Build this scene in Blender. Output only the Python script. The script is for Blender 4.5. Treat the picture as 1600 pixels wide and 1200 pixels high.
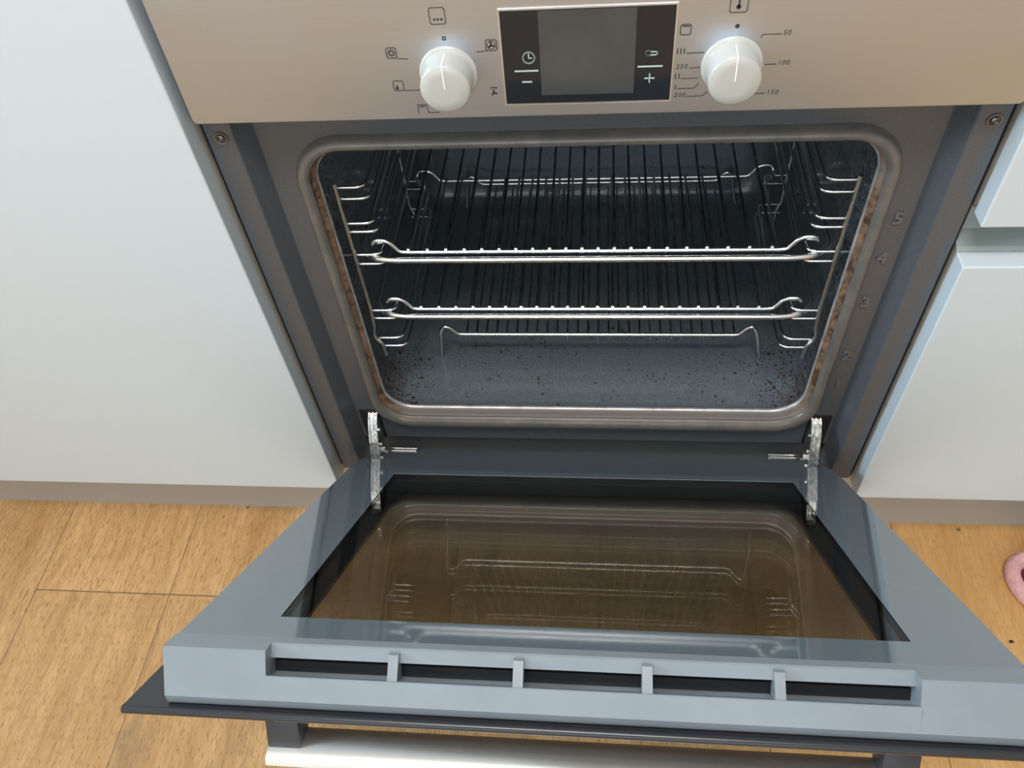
import bpy, bmesh, math, random
from mathutils import Vector, Matrix
random.seed(7)
for o in list(bpy.data.objects): bpy.data.objects.remove(o)
scn = bpy.context.scene
COL = scn.collection
PI = math.pi

# ---------------------------------------------------------------- camera
cam = bpy.data.objects.new('camera', bpy.data.cameras.new('camera'))
COL.objects.link(cam)
cam.location = (0.0083, -0.538, 0.8207)
cam.rotation_euler = (0.6902, 0.0737, 0.0727)
cam.data.sensor_width = 36
cam.data.lens = 1274.5 / 1600 * 36
cam.data.clip_start = 0.01
scn.camera = cam

# ---------------------------------------------------------------- world, lights, exposure
W = bpy.data.worlds.new('world'); scn.world = W; W.use_nodes = True
bg = W.node_tree.nodes['Background']
bg.inputs[0].default_value = (0.72, 0.86, 1.0, 1)
bg.inputs[1].default_value = 0.22
def area(name, loc, aim, sx, sy, power, col):
    L = bpy.data.lights.new(name, 'AREA'); L.shape = 'RECTANGLE'; L.size = sx; L.size_y = sy
    L.energy = power; L.color = col
    o = bpy.data.objects.new(name, L); COL.objects.link(o); o.location = loc
    o.rotation_euler = (Vector(aim) - Vector(loc)).to_track_quat('-Z', 'Y').to_euler()
    return o
area('window_daylight', (-0.15, -3.05, 1.25), (-0.15, 0, 1.0), 2.4, 1.4, 24, (0.80, 0.91, 1.0))
area('side_window_daylight', (-3.56, -0.45, 1.70), (0, -0.45, 0.35), 1.1, 0.85, 100, (0.66, 0.84, 1.0))
area('overhead_fill_light', (-0.1, -0.85, 2.22), (-0.1, -0.8, 0), 0.9, 0.5, 24, (1.0, 0.96, 0.91))  # added overhead fill to brighten the floor; no lamp known there
scn.view_settings.view_transform = 'Standard'
scn.view_settings.look = 'None'
scn.view_settings.gamma = 1
scn.view_settings.use_curve_mapping = False
scn.view_settings.exposure = 0.38

# ---------------------------------------------------------------- materials
def new_mat(name):
    m = bpy.data.materials.new(name); m.use_nodes = True
    return m, m.node_tree.nodes, m.node_tree.links, m.node_tree.nodes['Principled BSDF']
def M(name, col, rough=0.5, metal=0.0, spec=0.5, coat=0.0, bump=None, var=None):
    m, N, L, b = new_mat(name)
    b.inputs['Base Color'].default_value = (*col, 1)
    b.inputs['Roughness'].default_value = rough
    b.inputs['Metallic'].default_value = metal
    b.inputs['Specular IOR Level'].default_value = spec
    b.inputs['Coat Weight'].default_value = coat
    b.inputs['Coat Roughness'].default_value = 0.05
    geo = N.new('ShaderNodeNewGeometry')
    if var:
        sc, amt = var
        n = N.new('ShaderNodeTexNoise'); n.inputs['Scale'].default_value = sc; n.inputs['Detail'].default_value = 4
        L.new(geo.outputs['Position'], n.inputs['Vector'])
        r = N.new('ShaderNodeValToRGB')
        r.color_ramp.elements[0].position = 0.3; r.color_ramp.elements[1].position = 0.7
        r.color_ramp.elements[0].color = (*[c * (1 - amt) for c in col], 1)
        r.color_ramp.elements[1].color = (*[min(1, c * (1 + amt)) for c in col], 1)
        L.new(n.outputs['Fac'], r.inputs[0]); L.new(r.outputs[0], b.inputs['Base Color'])
    if bump:
        sc, st = bump
        n = N.new('ShaderNodeTexNoise'); n.inputs['Scale'].default_value = sc
        L.new(geo.outputs['Position'], n.inputs['Vector'])
        bp = N.new('ShaderNodeBump'); bp.inputs['Strength'].default_value = st; bp.inputs['Distance'].default_value = 0.0005
        L.new(n.outputs['Fac'], bp.inputs['Height']); L.new(bp.outputs[0], b.inputs['Normal'])
    return m
def math_node(N, L, op, a, b=None, c=None):
    n = N.new('ShaderNodeMath'); n.operation = op
    for i, v in enumerate((a, b, c)):
        if v is None: continue
        if isinstance(v, (int, float)): n.inputs[i].default_value = v
        else: L.new(v, n.inputs[i])
    return n.outputs[0]
def mix_node(N, L, fac, a, b, blend='MIX'):
    n = N.new('ShaderNodeMix'); n.data_type = 'RGBA'; n.blend_type = blend
    if isinstance(fac, (int, float)): n.inputs[0].default_value = fac
    else: L.new(fac, n.inputs[0])
    for i, v in ((6, a), (7, b)):
        if isinstance(v, tuple): n.inputs[i].default_value = (*v, 1)
        else: L.new(v, n.inputs[i])
    return n.outputs[2]
def noise(N, L, vec, scale, detail=3, rough=0.5, mapping=None):
    if mapping:
        mp = N.new('ShaderNodeMapping'); mp.inputs['Scale'].default_value = mapping
        L.new(vec, mp.inputs['Vector']); vec = mp.outputs[0]
    n = N.new('ShaderNodeTexNoise'); n.inputs['Scale'].default_value = scale
    n.inputs['Detail'].default_value = detail; n.inputs['Roughness'].default_value = rough
    L.new(vec, n.inputs['Vector'])
    return n.outputs['Fac']
def smooth(N, L, v, lo, hi, a=0.0, b=1.0):
    n = N.new('ShaderNodeMapRange'); n.interpolation_type = 'SMOOTHSTEP'
    L.new(v, n.inputs[0])
    for i, x in ((1, lo), (2, hi), (3, a), (4, b)): n.inputs[i].default_value = x
    return n.outputs[0]

def oak_floor():
    m, N, L, b = new_mat('oak_planks')
    geo = N.new('ShaderNodeNewGeometry'); sep = N.new('ShaderNodeSeparateXYZ')
    L.new(geo.outputs['Position'], sep.inputs[0])
    x, y = sep.outputs[0], sep.outputs[1]
    u = math_node(N, L, 'DIVIDE', math_node(N, L, 'ADD', x, 0.733), 0.187)
    c = math_node(N, L, 'FLOOR', u)
    fu = math_node(N, L, 'FRACT', u)
    # joint offset: columns 0 and 1 break at y=-0.109, the others anywhere
    c01 = math_node(N, L, 'MULTIPLY', math_node(N, L, 'GREATER_THAN', c, -0.5), math_node(N, L, 'LESS_THAN', c, 1.5))
    wn = N.new('ShaderNodeTexWhiteNoise'); wn.noise_dimensions = '1D'; L.new(c, wn.inputs['W'])
    off = math_node(N, L, 'MULTIPLY', math_node(N, L, 'SUBTRACT', 1.0, c01), math_node(N, L, 'MULTIPLY_ADD', wn.outputs['Value'], 0.55, 0.32))
    v = math_node(N, L, 'ADD', math_node(N, L, 'DIVIDE', math_node(N, L, 'ADD', y, 0.109), 1.25), off)
    r = math_node(N, L, 'FLOOR', v); fv = math_node(N, L, 'FRACT', v)
    comb = N.new('ShaderNodeCombineXYZ'); L.new(c, comb.inputs[0]); L.new(r, comb.inputs[1])
    wn2 = N.new('ShaderNodeTexWhiteNoise'); L.new(comb.outputs[0], wn2.inputs['Vector'])
    # grain coordinates shifted per plank
    sc = N.new('ShaderNodeVectorMath'); sc.operation = 'MULTIPLY_ADD'
    L.new(wn2.outputs['Color'], sc.inputs[0]); sc.inputs[1].default_value = (3, 3, 3); L.new(geo.outputs['Position'], sc.inputs[2])
    P = sc.outputs[0]
    # warp so grain wanders
    fine = noise(N, L, P, 1.0, 5, 0.65, (520, 42, 1))
    pores = noise(N, L, P, 1.0, 2, 0.5, (800, 105, 1))
    broad = noise(N, L, P, 1.0, 4, 0.6, (26, 3.2, 1))
    wr = N.new('ShaderNodeVectorMath'); wr.operation = 'ADD'; L.new(P, wr.inputs[0])
    nz = N.new('ShaderNodeTexNoise'); nz.inputs['Scale'].default_value = 5; L.new(P, nz.inputs['Vector'])
    s2 = N.new('ShaderNodeVectorMath'); s2.operation = 'SCALE'; s2.inputs['Scale'].default_value = 0.06
    L.new(nz.outputs['Color'], s2.inputs[0]); L.new(s2.outputs[0], wr.inputs[1])
    cath = noise(N, L, wr.outputs[0], 1.0, 3, 0.5, (150, 12, 1))
    col = mix_node(N, L, smooth(N, L, broad, 0.3, 0.72), (0.52, 0.30, 0.115), (0.68, 0.42, 0.19))
    col = mix_node(N, L, smooth(N, L, fine, 0.42, 0.68, 0.0, 0.55), col, (0.36, 0.19, 0.075))
    col = mix_node(N, L, smooth(N, L, cath, 0.52, 0.66, 0.0, 0.35), col, (0.33, 0.18, 0.075))
    col = mix_node(N, L, smooth(N, L, pores, 0.57, 0.68, 0.0, 0.7), col, (0.20, 0.10, 0.04))
    # worn grey dirt patches
    dirt = noise(N, L, geo.outputs['Position'], 1.0, 5, 0.65, (9, 5, 1))
    col = mix_node(N, L, smooth(N, L, dirt, 0.53, 0.72, 0.0, 0.55), col, (0.22, 0.14, 0.08))
    tone = math_node(N, L, 'MULTIPLY_ADD', wn2.outputs['Value'], 0.22, 0.88)
    tv = N.new('ShaderNodeCombineXYZ'); [L.new(tone, tv.inputs[i]) for i in range(3)]
    col = mix_node(N, L, 1.0, col, tv.outputs[0], 'MULTIPLY')
    # floor colour turns a little more golden towards the right
    gold = smooth(N, L, x, 0.1, 0.25, 0.0, 0.5)
    col = mix_node(N, L, gold, col, (0.62, 0.33, 0.10))
    # joints
    eu = math_node(N, L, 'MINIMUM', fu, math_node(N, L, 'SUBTRACT', 1.0, fu))
    ev = math_node(N, L, 'MINIMUM', fv, math_node(N, L, 'SUBTRACT', 1.0, fv))
    j = math_node(N, L, 'MAXIMUM', math_node(N, L, 'LESS_THAN', eu, 0.0028), math_node(N, L, 'LESS_THAN', ev, 0.0006))
    col = mix_node(N, L, math_node(N, L, 'MULTIPLY', j, 0.8), col, (0.05, 0.028, 0.015))
    # small dark knots and specks
    vo = N.new('ShaderNodeTexVoronoi'); vo.inputs['Scale'].default_value = 14
    L.new(geo.outputs['Position'], vo.inputs['Vector'])
    col = mix_node(N, L, smooth(N, L, vo.outputs['Distance'], 0.02, 0.06, 0.85, 0.0), col, (0.04, 0.022, 0.012))
    L.new(col, b.inputs['Base Color'])
    b.inputs['Roughness'].default_value = 0.5
    bp = N.new('ShaderNodeBump'); bp.inputs['Strength'].default_value = 0.25; bp.inputs['Distance'].default_value = 0.0006
    L.new(fine, bp.inputs['Height']); L.new(bp.outputs[0], b.inputs['Normal'])
    return m

def brushed(name, col, axis, rough=0.3, amt=0.12, smudge=0.3):
    m, N, L, b = new_mat(name)
    tc = N.new('ShaderNodeTexCoord')
    mp = {'X': (6, 900, 900), 'Z': (900, 900, 6)}[axis]
    n = noise(N, L, tc.outputs['Object'], 1.0, 4, 0.6, mp)
    big = noise(N, L, tc.outputs['Object'], 9.0, 3, 0.6)
    c = mix_node(N, L, n, tuple(v * (1 - amt) for v in col), tuple(min(1, v * (1 + amt)) for v in col))
    L.new(c, b.inputs['Base Color'])
    b.inputs['Metallic'].default_value = 1
    rr = math_node(N, L, 'ADD', math_node(N, L, 'MULTIPLY', n, 0.1), math_node(N, L, 'MULTIPLY_ADD', big, smudge * 0.4, rough - 0.05 - smudge * 0.2))
    L.new(rr, b.inputs['Roughness'])
    b.inputs['Anisotropic'].default_value = 0.6
    tg = N.new('ShaderNodeTangent'); tg.direction_type = 'RADIAL'; tg.axis = 'X' if axis == 'X' else 'Z'
    bp = N.new('ShaderNodeBump'); bp.inputs['Strength'].default_value = 0.06; bp.inputs['Distance'].default_value = 0.0003
    L.new(n, bp.inputs['Height']); L.new(bp.outputs[0], b.inputs['Normal'])
    return m

def enamel():
    m, N, L, b = new_mat('oven_enamel')
    geo = N.new('ShaderNodeNewGeometry'); sep = N.new('ShaderNodeSeparateXYZ')
    P = geo.outputs['Position']; L.new(P, sep.inputs[0])
    ax = math_node(N, L, 'ABSOLUTE', sep.outputs[0]); y = sep.outputs[1]; z = sep.outputs[2]
    sp = noise(N, L, P, 700, 2, 0.5)
    base = mix_node(N, L, smooth(N, L, sp, 0.4, 0.65), (0.11, 0.135, 0.155), (0.155, 0.185, 0.21))
    # baked-on splatter: dense low in the front corners and on the side walls, sparse on the floor
    s1 = noise(N, L, P, 230, 3, 0.6)
    s2 = noise(N, L, P, 28, 4, 0.7)
    side = smooth(N, L, ax, 0.180, 0.232)
    front = smooth(N, L, y, 0.03, 0.20, 1.0, 0.0)
    low = smooth(N, L, z, 0.20, 0.44, 1.0, 0.35)
    dens = math_node(N, L, 'MULTIPLY', side, math_node(N, L, 'MULTIPLY', front, low))
    patch = smooth(N, L, s2, 0.50, 0.68, 0.0, 0.55)
    prob = math_node(N, L, 'MAXIMUM', math_node(N, L, 'MULTIPLY', dens, 0.95), math_node(N, L, 'MULTIPLY_ADD', patch, 0.55, 0.02))
    mask = None
    for sc, rr in ((170, 0.36), (330, 0.42), (620, 0.45)):
        wp = N.new('ShaderNodeVectorMath'); wp.operation = 'SCALE'; wp.inputs['Scale'].default_value = 0.0035
        nn = N.new('ShaderNodeTexNoise'); nn.inputs['Scale'].default_value = 260; L.new(P, nn.inputs['Vector'])
        L.new(nn.outputs['Color'], wp.inputs[0])
        ad = N.new('ShaderNodeVectorMath'); ad.operation = 'ADD'; L.new(P, ad.inputs[0]); L.new(wp.outputs[0], ad.inputs[1])
        vo = N.new('ShaderNodeTexVoronoi'); vo.inputs['Scale'].default_value = sc; L.new(ad.outputs[0], vo.inputs['Vector'])
        sr = N.new('ShaderNodeSeparateColor'); L.new(vo.outputs['Color'], sr.inputs[0])
        on = math_node(N, L, 'LESS_THAN', sr.outputs[0], prob)
        rad = math_node(N, L, 'MULTIPLY_ADD', sr.outputs[1], rr * 0.8, rr * 0.35)
        k = math_node(N, L, 'MULTIPLY', on, smooth(N, L, math_node(N, L, 'SUBTRACT', vo.outputs['Distance'], rad), -0.06, 0.06, 1.0, 0.0))
        mask = k if mask is None else math_node(N, L, 'MAXIMUM', mask, k)
    bc = mix_node(N, L, noise(N, L, P, 60, 2), (0.012, 0.010, 0.010), (0.085, 0.042, 0.026))
    film = smooth(N, L, math_node(N, L, 'MULTIPLY', dens, s2), 0.30, 0.55, 0.0, 0.5)
    col = mix_node(N, L, film, base, (0.075, 0.05, 0.042))
    col = mix_node(N, L, mask, col, bc)
    L.new(col, b.inputs['Base Color'])
    L.new(math_node(N, L, 'MULTIPLY_ADD', math_node(N, L, 'MAXIMUM', mask, film), 0.35, 0.14), b.inputs['Roughness'])
    b.inputs['Specular IOR Level'].default_value = 0.6
    bp = N.new('ShaderNodeBump'); bp.inputs['Strength'].default_value = 0.35; bp.inputs['Distance'].default_value = 0.0006
    L.new(mask, bp.inputs['Height']); L.new(bp.outputs[0], b.inputs['Normal'])
    return m

def frame_enamel():
    m, N, L, b = new_mat('front_frame_enamel')
    geo = N.new('ShaderNodeNewGeometry')
    sp = noise(N, L, geo.outputs['Position'], 500, 2, 0.5)
    col = mix_node(N, L, sp, (0.060, 0.068, 0.078), (0.095, 0.104, 0.116))
    L.new(col, b.inputs['Base Color'])
    b.inputs['Roughness'].default_value = 0.27
    b.inputs['Specular IOR Level'].default_value = 0.7
    return m

def seal_mat():
    m, N, L, b = new_mat('opening_rim_metal')
    geo = N.new('ShaderNodeNewGeometry'); P = geo.outputs['Position']
    n = noise(N, L, P, 40, 4, 0.6)
    col = mix_node(N, L, smooth(N, L, n, 0.3, 0.7), (0.13, 0.125, 0.115), (0.19, 0.17, 0.15))
    L.new(col, b.inputs['Base Color'])
    b.inputs['Metallic'].default_value = 0.2; b.inputs['Roughness'].default_value = 0.3
    return m
def burnt_mat():
    m, N, L, b = new_mat('burnt_rim')
    geo = N.new('ShaderNodeNewGeometry'); P = geo.outputs['Position']
    n = noise(N, L, P, 90, 5, 0.7); n2 = noise(N, L, P, 30, 3, 0.6)
    col = mix_node(N, L, smooth(N, L, n, 0.35, 0.65), (0.045, 0.025, 0.018), (0.25, 0.15, 0.09))
    col = mix_node(N, L, smooth(N, L, n2, 0.5, 0.65), col, (0.20, 0.16, 0.13))
    sep = N.new('ShaderNodeSeparateXYZ'); L.new(P, sep.inputs[0]); ax = math_node(N, L, 'ABSOLUTE', sep.outputs[0])
    col = mix_node(N, L, smooth(N, L, ax, 0.205, 0.232, 1.0, 0.0), col, (0.15, 0.135, 0.12))
    L.new(col, b.inputs['Base Color'])
    b.inputs['Roughness'].default_value = 0.45
    return m
def lip_mat():
    return M('worn_steel_lip', (0.46, 0.45, 0.44), 0.4, 0.5, var=(60, 0.3))

def pane(name, tint, ior=1.52, stripes=False):
    """clear glass pane: mirror reflection by Fresnel over a tinted see-through"""
    m, N, L, b = new_mat(name)
    N.remove(b); out = N['Material Output']
    tr = N.new('ShaderNodeBsdfTransparent'); tr.inputs[0].default_value = (*tint, 1)
    gl = N.new('ShaderNodeBsdfGlossy'); gl.inputs['Roughness'].default_value = 0.015
    lw = N.new('ShaderNodeLayerWeight'); lw.inputs['Blend'].default_value = 0.5
    r0 = ((ior - 1) / (ior + 1)) ** 2
    fr = math_node(N, L, 'MULTIPLY_ADD', math_node(N, L, 'POWER', lw.outputs['Facing'], 5.0), 1 - r0, r0)
    mx = N.new('ShaderNodeMixShader')
    L.new(fr, mx.inputs[0]); L.new(tr.outputs[0], mx.inputs[1]); L.new(gl.outputs[0], mx.inputs[2])
    last = mx.outputs[0]
    if stripes:
        tc = N.new('ShaderNodeTexCoord'); sep = N.new('ShaderNodeSeparateXYZ'); L.new(tc.outputs['Object'], sep.inputs[0])
        f1 = math_node(N, L, 'FRACT', math_node(N, L, 'DIVIDE', sep.outputs[2], 0.0021))
        s = math_node(N, L, 'GREATER_THAN', f1, 0.62)
        # greasy runs left inside the glass
        g = noise(N, L, tc.outputs['Object'], 1.0, 3, 0.6, (30, 30, 2.5))
        df = N.new('ShaderNodeBsdfDiffuse'); df.inputs[0].default_value = (0.20, 0.155, 0.095, 1)
        mx2 = N.new('ShaderNodeMixShader')
        fac = math_node(N, L, 'MAXIMUM', math_node(N, L, 'MULTIPLY', s, 0.8), smooth(N, L, g, 0.55, 0.8, 0.0, 0.35))
        L.new(fac, mx2.inputs[0]); L.new(last, mx2.inputs[1]); L.new(df.outputs[0], mx2.inputs[2])
        last = mx2.outputs[0]
    L.new(last, out.inputs[0])
    return m

MAT = dict(
    oak=oak_floor(),
    wall=M('wall_paint', (0.72, 0.71, 0.68), 0.8, bump=(60, 0.2)),
    ceil=M('ceiling_paint', (0.82, 0.82, 0.80), 0.85, bump=(60, 0.1)),
    white=M('satin_white_lacquer', (0.575, 0.63, 0.66), 0.28, spec=0.5, bump=(9, 0.02)),
    carcass=M('carcass_board', (0.62, 0.57, 0.50), 0.6, var=(40, 0.05)),
    channel=M('grey_green_channel', (0.34, 0.385, 0.365), 0.4),
    plinth=M('plinth_foil', (0.40, 0.375, 0.335), 0.38, 0.1),
    worktop=M('worktop_laminate', (0.30, 0.29, 0.28), 0.4, var=(80, 0.2)),
    steel=brushed('brushed_stainless_panel', (0.595, 0.655, 0.755), 'X', 0.42, 0.05),
    knob=M('white_knob_plastic', (0.47, 0.465, 0.43), 0.25, coat=0.3),
    knobline=M('knob_line', (0.93, 0.93, 0.93), 0.4),
    black=M('black_display_glass', (0.014, 0.016, 0.020), 0.08, spec=0.35, coat=0.1),
    screen=M('display_screen_window', (0.055, 0.058, 0.058), 0.10, spec=0.5, var=(30, 0.15)),
    print_dark=M('dark_print', (0.035, 0.035, 0.035), 0.5),
    print_light=M('light_print', (0.50, 0.60, 0.60), 0.4),
    frame=frame_enamel(),
    enamel=enamel(),
    embossed=M('embossed_enamel', (0.10, 0.11, 0.12), 0.16, spec=1.0),
    seal=seal_mat(), burnt=burnt_mat(), lip=lip_mat(),
    chrome=M('chromed_wire', (0.76, 0.77, 0.77), 0.22, 1.0, bump=(300, 0.15)),
    shaded_chrome=M('shaded_chrome_wire', (0.30, 0.30, 0.29), 0.32, 1.0, var=(60, 0.35)),  # wire chrome darkened so its colour carries the cavity's shade
    hinge=M('hinge_steel', (0.62, 0.62, 0.60), 0.28, 1.0, bump=(250, 0.9), var=(220, 0.5)),
    screw=M('screw_steel', (0.20, 0.20, 0.20), 0.35, 1.0),
    dark=M('dark_void', (0.008, 0.009, 0.011), 0.5),
    greyprint=M('grey_printed_glass', (0.115, 0.145, 0.165), 0.05, spec=0.9, coat=1.0),
    capgrey=M('grey_vent_cap', (0.20, 0.228, 0.25), 0.28, spec=0.5, var=(25, 0.05)),
    sheet=M('black_printed_outer_glass', (0.022, 0.022, 0.026), 0.25, spec=0.5),
    inner_pane=pane('clear_door_glass', (0.95, 0.95, 0.93)),
    mid_pane=pane('inner_clear_glass', (0.96, 0.96, 0.94), 1.4),
    mesh_pane=pane('dotted_print_glass', (0.93, 0.90, 0.84), 1.3, stripes=True),
    bracket=M('black_handle_bracket', (0.030, 0.032, 0.038), 0.4),
    alu=brushed('brushed_aluminium', (0.86, 0.84, 0.80), 'X', 0.5, 0.05),
    pink=M('pink_towelling', (0.72, 0.42, 0.43), 0.95, bump=(450, 1.0), var=(120, 0.14)),
    maroon=M('maroon_towelling', (0.16, 0.012, 0.035), 0.95, bump=(450, 1.0), var=(120, 0.2)),
    crumb=M('dark_crumb', (0.012, 0.008, 0.006), 0.7),
)

# ---------------------------------------------------------------- geometry helpers
def finish(name, bm, mats, parent=None, smoothf=False, loc=None):
    bmesh.ops.recalc_face_normals(bm, faces=bm.faces[:])
    me = bpy.data.meshes.new(name); bm.to_mesh(me); bm.free()
    for m in (mats if isinstance(mats, (list, tuple)) else [mats]): me.materials.append(MAT[m])
    if smoothf:
        for p in me.polygons: p.use_smooth = True
        me.set_sharp_from_angle(angle=math.radians(smoothf if smoothf is not True else 40))
    o = bpy.data.objects.new(name, me); COL.objects.link(o)
    if parent is not None: o.parent = parent
    return o
def empty(name, loc=(0, 0, 0)):
    o = bpy.data.objects.new(name, None); COL.objects.link(o); o.location = loc; o.empty_display_size = 0.05
    return o
def tag(o, label, cat, group=None):
    o['label'] = label; o['category'] = cat
    if group: o['group'] = group
def box(bm, x0, x1, y0, y1, z0, z1, bev=0.0, mi=0, seg=2):
    r = bmesh.ops.create_cube(bm, size=1)
    vs = r['verts']
    for v in vs:
        v.co = Vector(((x0 + x1) / 2 + v.co.x * (x1 - x0), (y0 + y1) / 2 + v.co.y * (y1 - y0), (z0 + z1) / 2 + v.co.z * (z1 - z0)))
    fs = set(f for v in vs for f in v.link_faces)
    for f in fs: f.material_index = mi
    if bev > 0:
        es = list(set(e for v in vs for e in v.link_edges))
        r = bmesh.ops.bevel(bm, geom=es, offset=bev, segments=seg, affect='EDGES', profile=0.5)
        for f in r['faces']: f.material_index = mi
def fillet(pts, r, n=5):
    """round the inner corners of a polyline"""
    pts = [Vector(p) for p in pts]; out = [pts[0]]
    for i in range(1, len(pts) - 1):
        a, b, c = pts[i - 1], pts[i], pts[i + 1]
        d1 = (a - b); d2 = (c - b); l = min(r, d1.length * 0.48, d2.length * 0.48)
        p, q = b + d1.normalized() * l, b + d2.normalized() * l
        for k in range(n + 1):
            t = k / n
            out.append((1 - t) ** 2 * p + 2 * t * (1 - t) * b + t * t * q)
    out.append(pts[-1]); return out
def tube(bm, pts, r, seg=8, mi=0, r_end=None):
    pts = [Vector(p) for p in pts]; n = len(pts)
    T = []
    for i in range(n):
        t = pts[min(i + 1, n - 1)] - pts[max(i - 1, 0)]
        T.append(t.normalized())
    up = Vector((0, 0, 1)) if abs(T[0].z) < 0.9 else Vector((1, 0, 0))
    nrm = T[0].cross(up).normalized(); rings = []
    for i in range(n):
        if i > 0:
            nrm = (nrm - T[i] * nrm.dot(T[i])).normalized()
        b = T[i].cross(nrm)
        rings.append([bm.verts.new(pts[i] + (nrm * math.cos(2 * PI * k / seg) + b * math.sin(2 * PI * k / seg)) * r) for k in range(seg)])
    for i in range(n - 1):
        for k in range(seg):
            f = bm.faces.new((rings[i][k], rings[i][(k + 1) % seg], rings[i + 1][(k + 1) % seg], rings[i + 1][k])); f.material_index = mi
    bm.faces.new(rings[0]).material_index = mi; bm.faces.new(rings[-1]).material_index = mi
def rrect(hx, z0, z1, r, y, n=10, cx=0.0):
    out = []
    for (sx, sz, a0) in ((1, 1, 0), (-1, 1, 90), (-1, -1, 180), (1, -1, 270)):
        ccx = cx + sx * (hx - r); ccz = (z1 - r) if sz > 0 else (z0 + r)
        for k in range(n + 1):
            a = math.radians(a0 + 90 * k / n)
            out.append(Vector((ccx + r * math.cos(a), y, ccz + r * math.sin(a))))
    return out
def loft(bm, loops, mis=None, cap_end=False):
    R = [[bm.verts.new(p) for p in lp] for lp in loops]
    for i in range(len(R) - 1):
        n = len(R[i])
        for k in range(n):
            f = bm.faces.new((R[i][k], R[i][(k + 1) % n], R[i + 1][(k + 1) % n], R[i + 1][k]))
            if mis: f.material_index = mis[i]
    if cap_end:
        f = bm.faces.new(R[-1])
        if mis: f.material_index = mis[-1]
    return R
def lathe(bm, prof, centre, axis='Y', seg=48, mis=None):
    """profile of (radius, height) turned about -Y (towards the room)"""
    rings = []
    for (r, h) in prof:
        if r < 1e-6: rings.append([bm.verts.new((centre[0], centre[1] - h, centre[2]))])
        else: rings.append([bm.verts.new((centre[0] + r * math.cos(2 * PI * k / seg), centre[1] - h, centre[2] + r * math.sin(2 * PI * k / seg))) for k in range(seg)])
    for i in range(len(rings) - 1):
        A, B = rings[i], rings[i + 1]
        for k in range(seg):
            k2 = (k + 1) % seg
            if len(B) == 1: f = bm.faces.new((A[k], A[k2], B[0]))
            elif len(A) == 1: f = bm.faces.new((A[0], B[k2], B[k]))
            else: f = bm.faces.new((A[k], A[k2], B[k2], B[k]))
            if mis: f.material_index = mis[i]
def slab_with_hole(bm, outer, holes, w0, w1, fn, mi=0):
    """outer / holes: lists of (a,b); fn(a,b,w)->Vector; makes a plate between w0 and w1"""
    for w in (w0, w1):
        es = []
        for lp in [outer] + holes:
            vs = [bm.verts.new(fn(a, b, w)) for a, b in lp]
            for i in range(len(vs)): es.append(bm.edges.new((vs[i], vs[(i + 1) % len(vs)])))
        r = bmesh.ops.triangle_fill(bm, use_beauty=True, use_dissolve=False, edges=es)
        for g in r['geom']:
            if isinstance(g, bmesh.types.BMFace): g.material_index = mi
    for lp in [outer] + holes:
        a = [bm.verts.new(fn(p[0], p[1], w0)) for p in lp]; b = [bm.verts.new(fn(p[0], p[1], w1)) for p in lp]
        for i in range(len(lp)):
            j = (i + 1) % len(lp); f = bm.faces.new((a[i], a[j], b[j], b[i])); f.material_index = mi
    bmesh.ops.remove_doubles(bm, verts=bm.verts[:], dist=1e-6)
def extrude_x(bm, prof, x0, x1, mi=0):
    """prof: list of (y,z) closed; extruded from x0 to x1"""
    a = [bm.verts.new((x0, y, z)) for y, z in prof]; b = [bm.verts.new((x1, y, z)) for y, z in prof]
    n = len(prof)
    for i in range(n):
        f = bm.faces.new((a[i], a[(i + 1) % n], b[(i + 1) % n], b[i])); f.material_index = mi
    bm.faces.new(a).material_index = mi; bm.faces.new(b).material_index = mi
def struct(name, bm, mats):
    o = finish(name, bm, mats); o['kind'] = 'structure'; return o

FZ = -0.144
# ---------------------------------------------------------------- the room
bm = bmesh.new(); box(bm, -3.6, 2.4, -3.1, 0.62, FZ - 0.03, FZ); struct('floor', bm, 'oak')
bm = bmesh.new(); box(bm, -3.6, 2.4, -3.1, 0.62, 2.26, 2.3); struct('ceiling', bm, 'ceil')
bm = bmesh.new(); box(bm, -3.7, 2.5, 0.62, 0.72, FZ, 2.3); struct('wall_back', bm, 'wall')
bm = bmesh.new(); box(bm, 2.4, 2.5, -3.2, 0.62, FZ, 2.3); struct('wall_right', bm, 'wall')
bm = bmesh.new()
slab_with_hole(bm, [(-3.2, FZ), (0.62, FZ), (0.62, 2.3), (-3.2, 2.3)], [[(-1.05, 1.2), (0.15, 1.2), (0.15, 2.15), (-1.05, 2.15)]], -3.7, -3.6, lambda a, b, w: Vector((w, a, b)))
struct('wall_left', bm, 'wall')
bm = bmesh.new()
slab_with_hole(bm, [(-3.7, FZ), (2.5, FZ), (2.5, 2.3), (-3.7, 2.3)], [[(-1.4, 0.5), (1.1, 0.5), (1.1, 2.02), (-1.4, 2.02)]], -3.2, -3.1, lambda a, b, w: Vector((a, w, b)))
struct('wall_front', bm, 'wall')
bm = bmesh.new(); box(bm, -1.75, -1.65, -1.5, 0.62, FZ, 0.80); struct('light_block_partition', bm, 'wall')  # unseen partition added to shade the lower left cabinet from the side window
def window(name, x0, x1, z0, z1, fn):
    e = empty(name); e['kind'] = 'structure'
    bm = bmesh.new(); t = 0.05; mid = (x0 + x1) / 2
    h1 = [(x0 + t, z0 + t), (mid - t / 2, z0 + t), (mid - t / 2, z1 - t), (x0 + t, z1 - t)]
    h2 = [(mid + t / 2, z0 + t), (x1 - t, z0 + t), (x1 - t, z1 - t), (mid + t / 2, z1 - t)]
    slab_with_hole(bm, [(x0, z0), (x1, z0), (x1, z1), (x0, z1)], [h1, h2], 0.0, 0.05, fn)
    finish('window_frame', bm, 'white', e)
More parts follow.
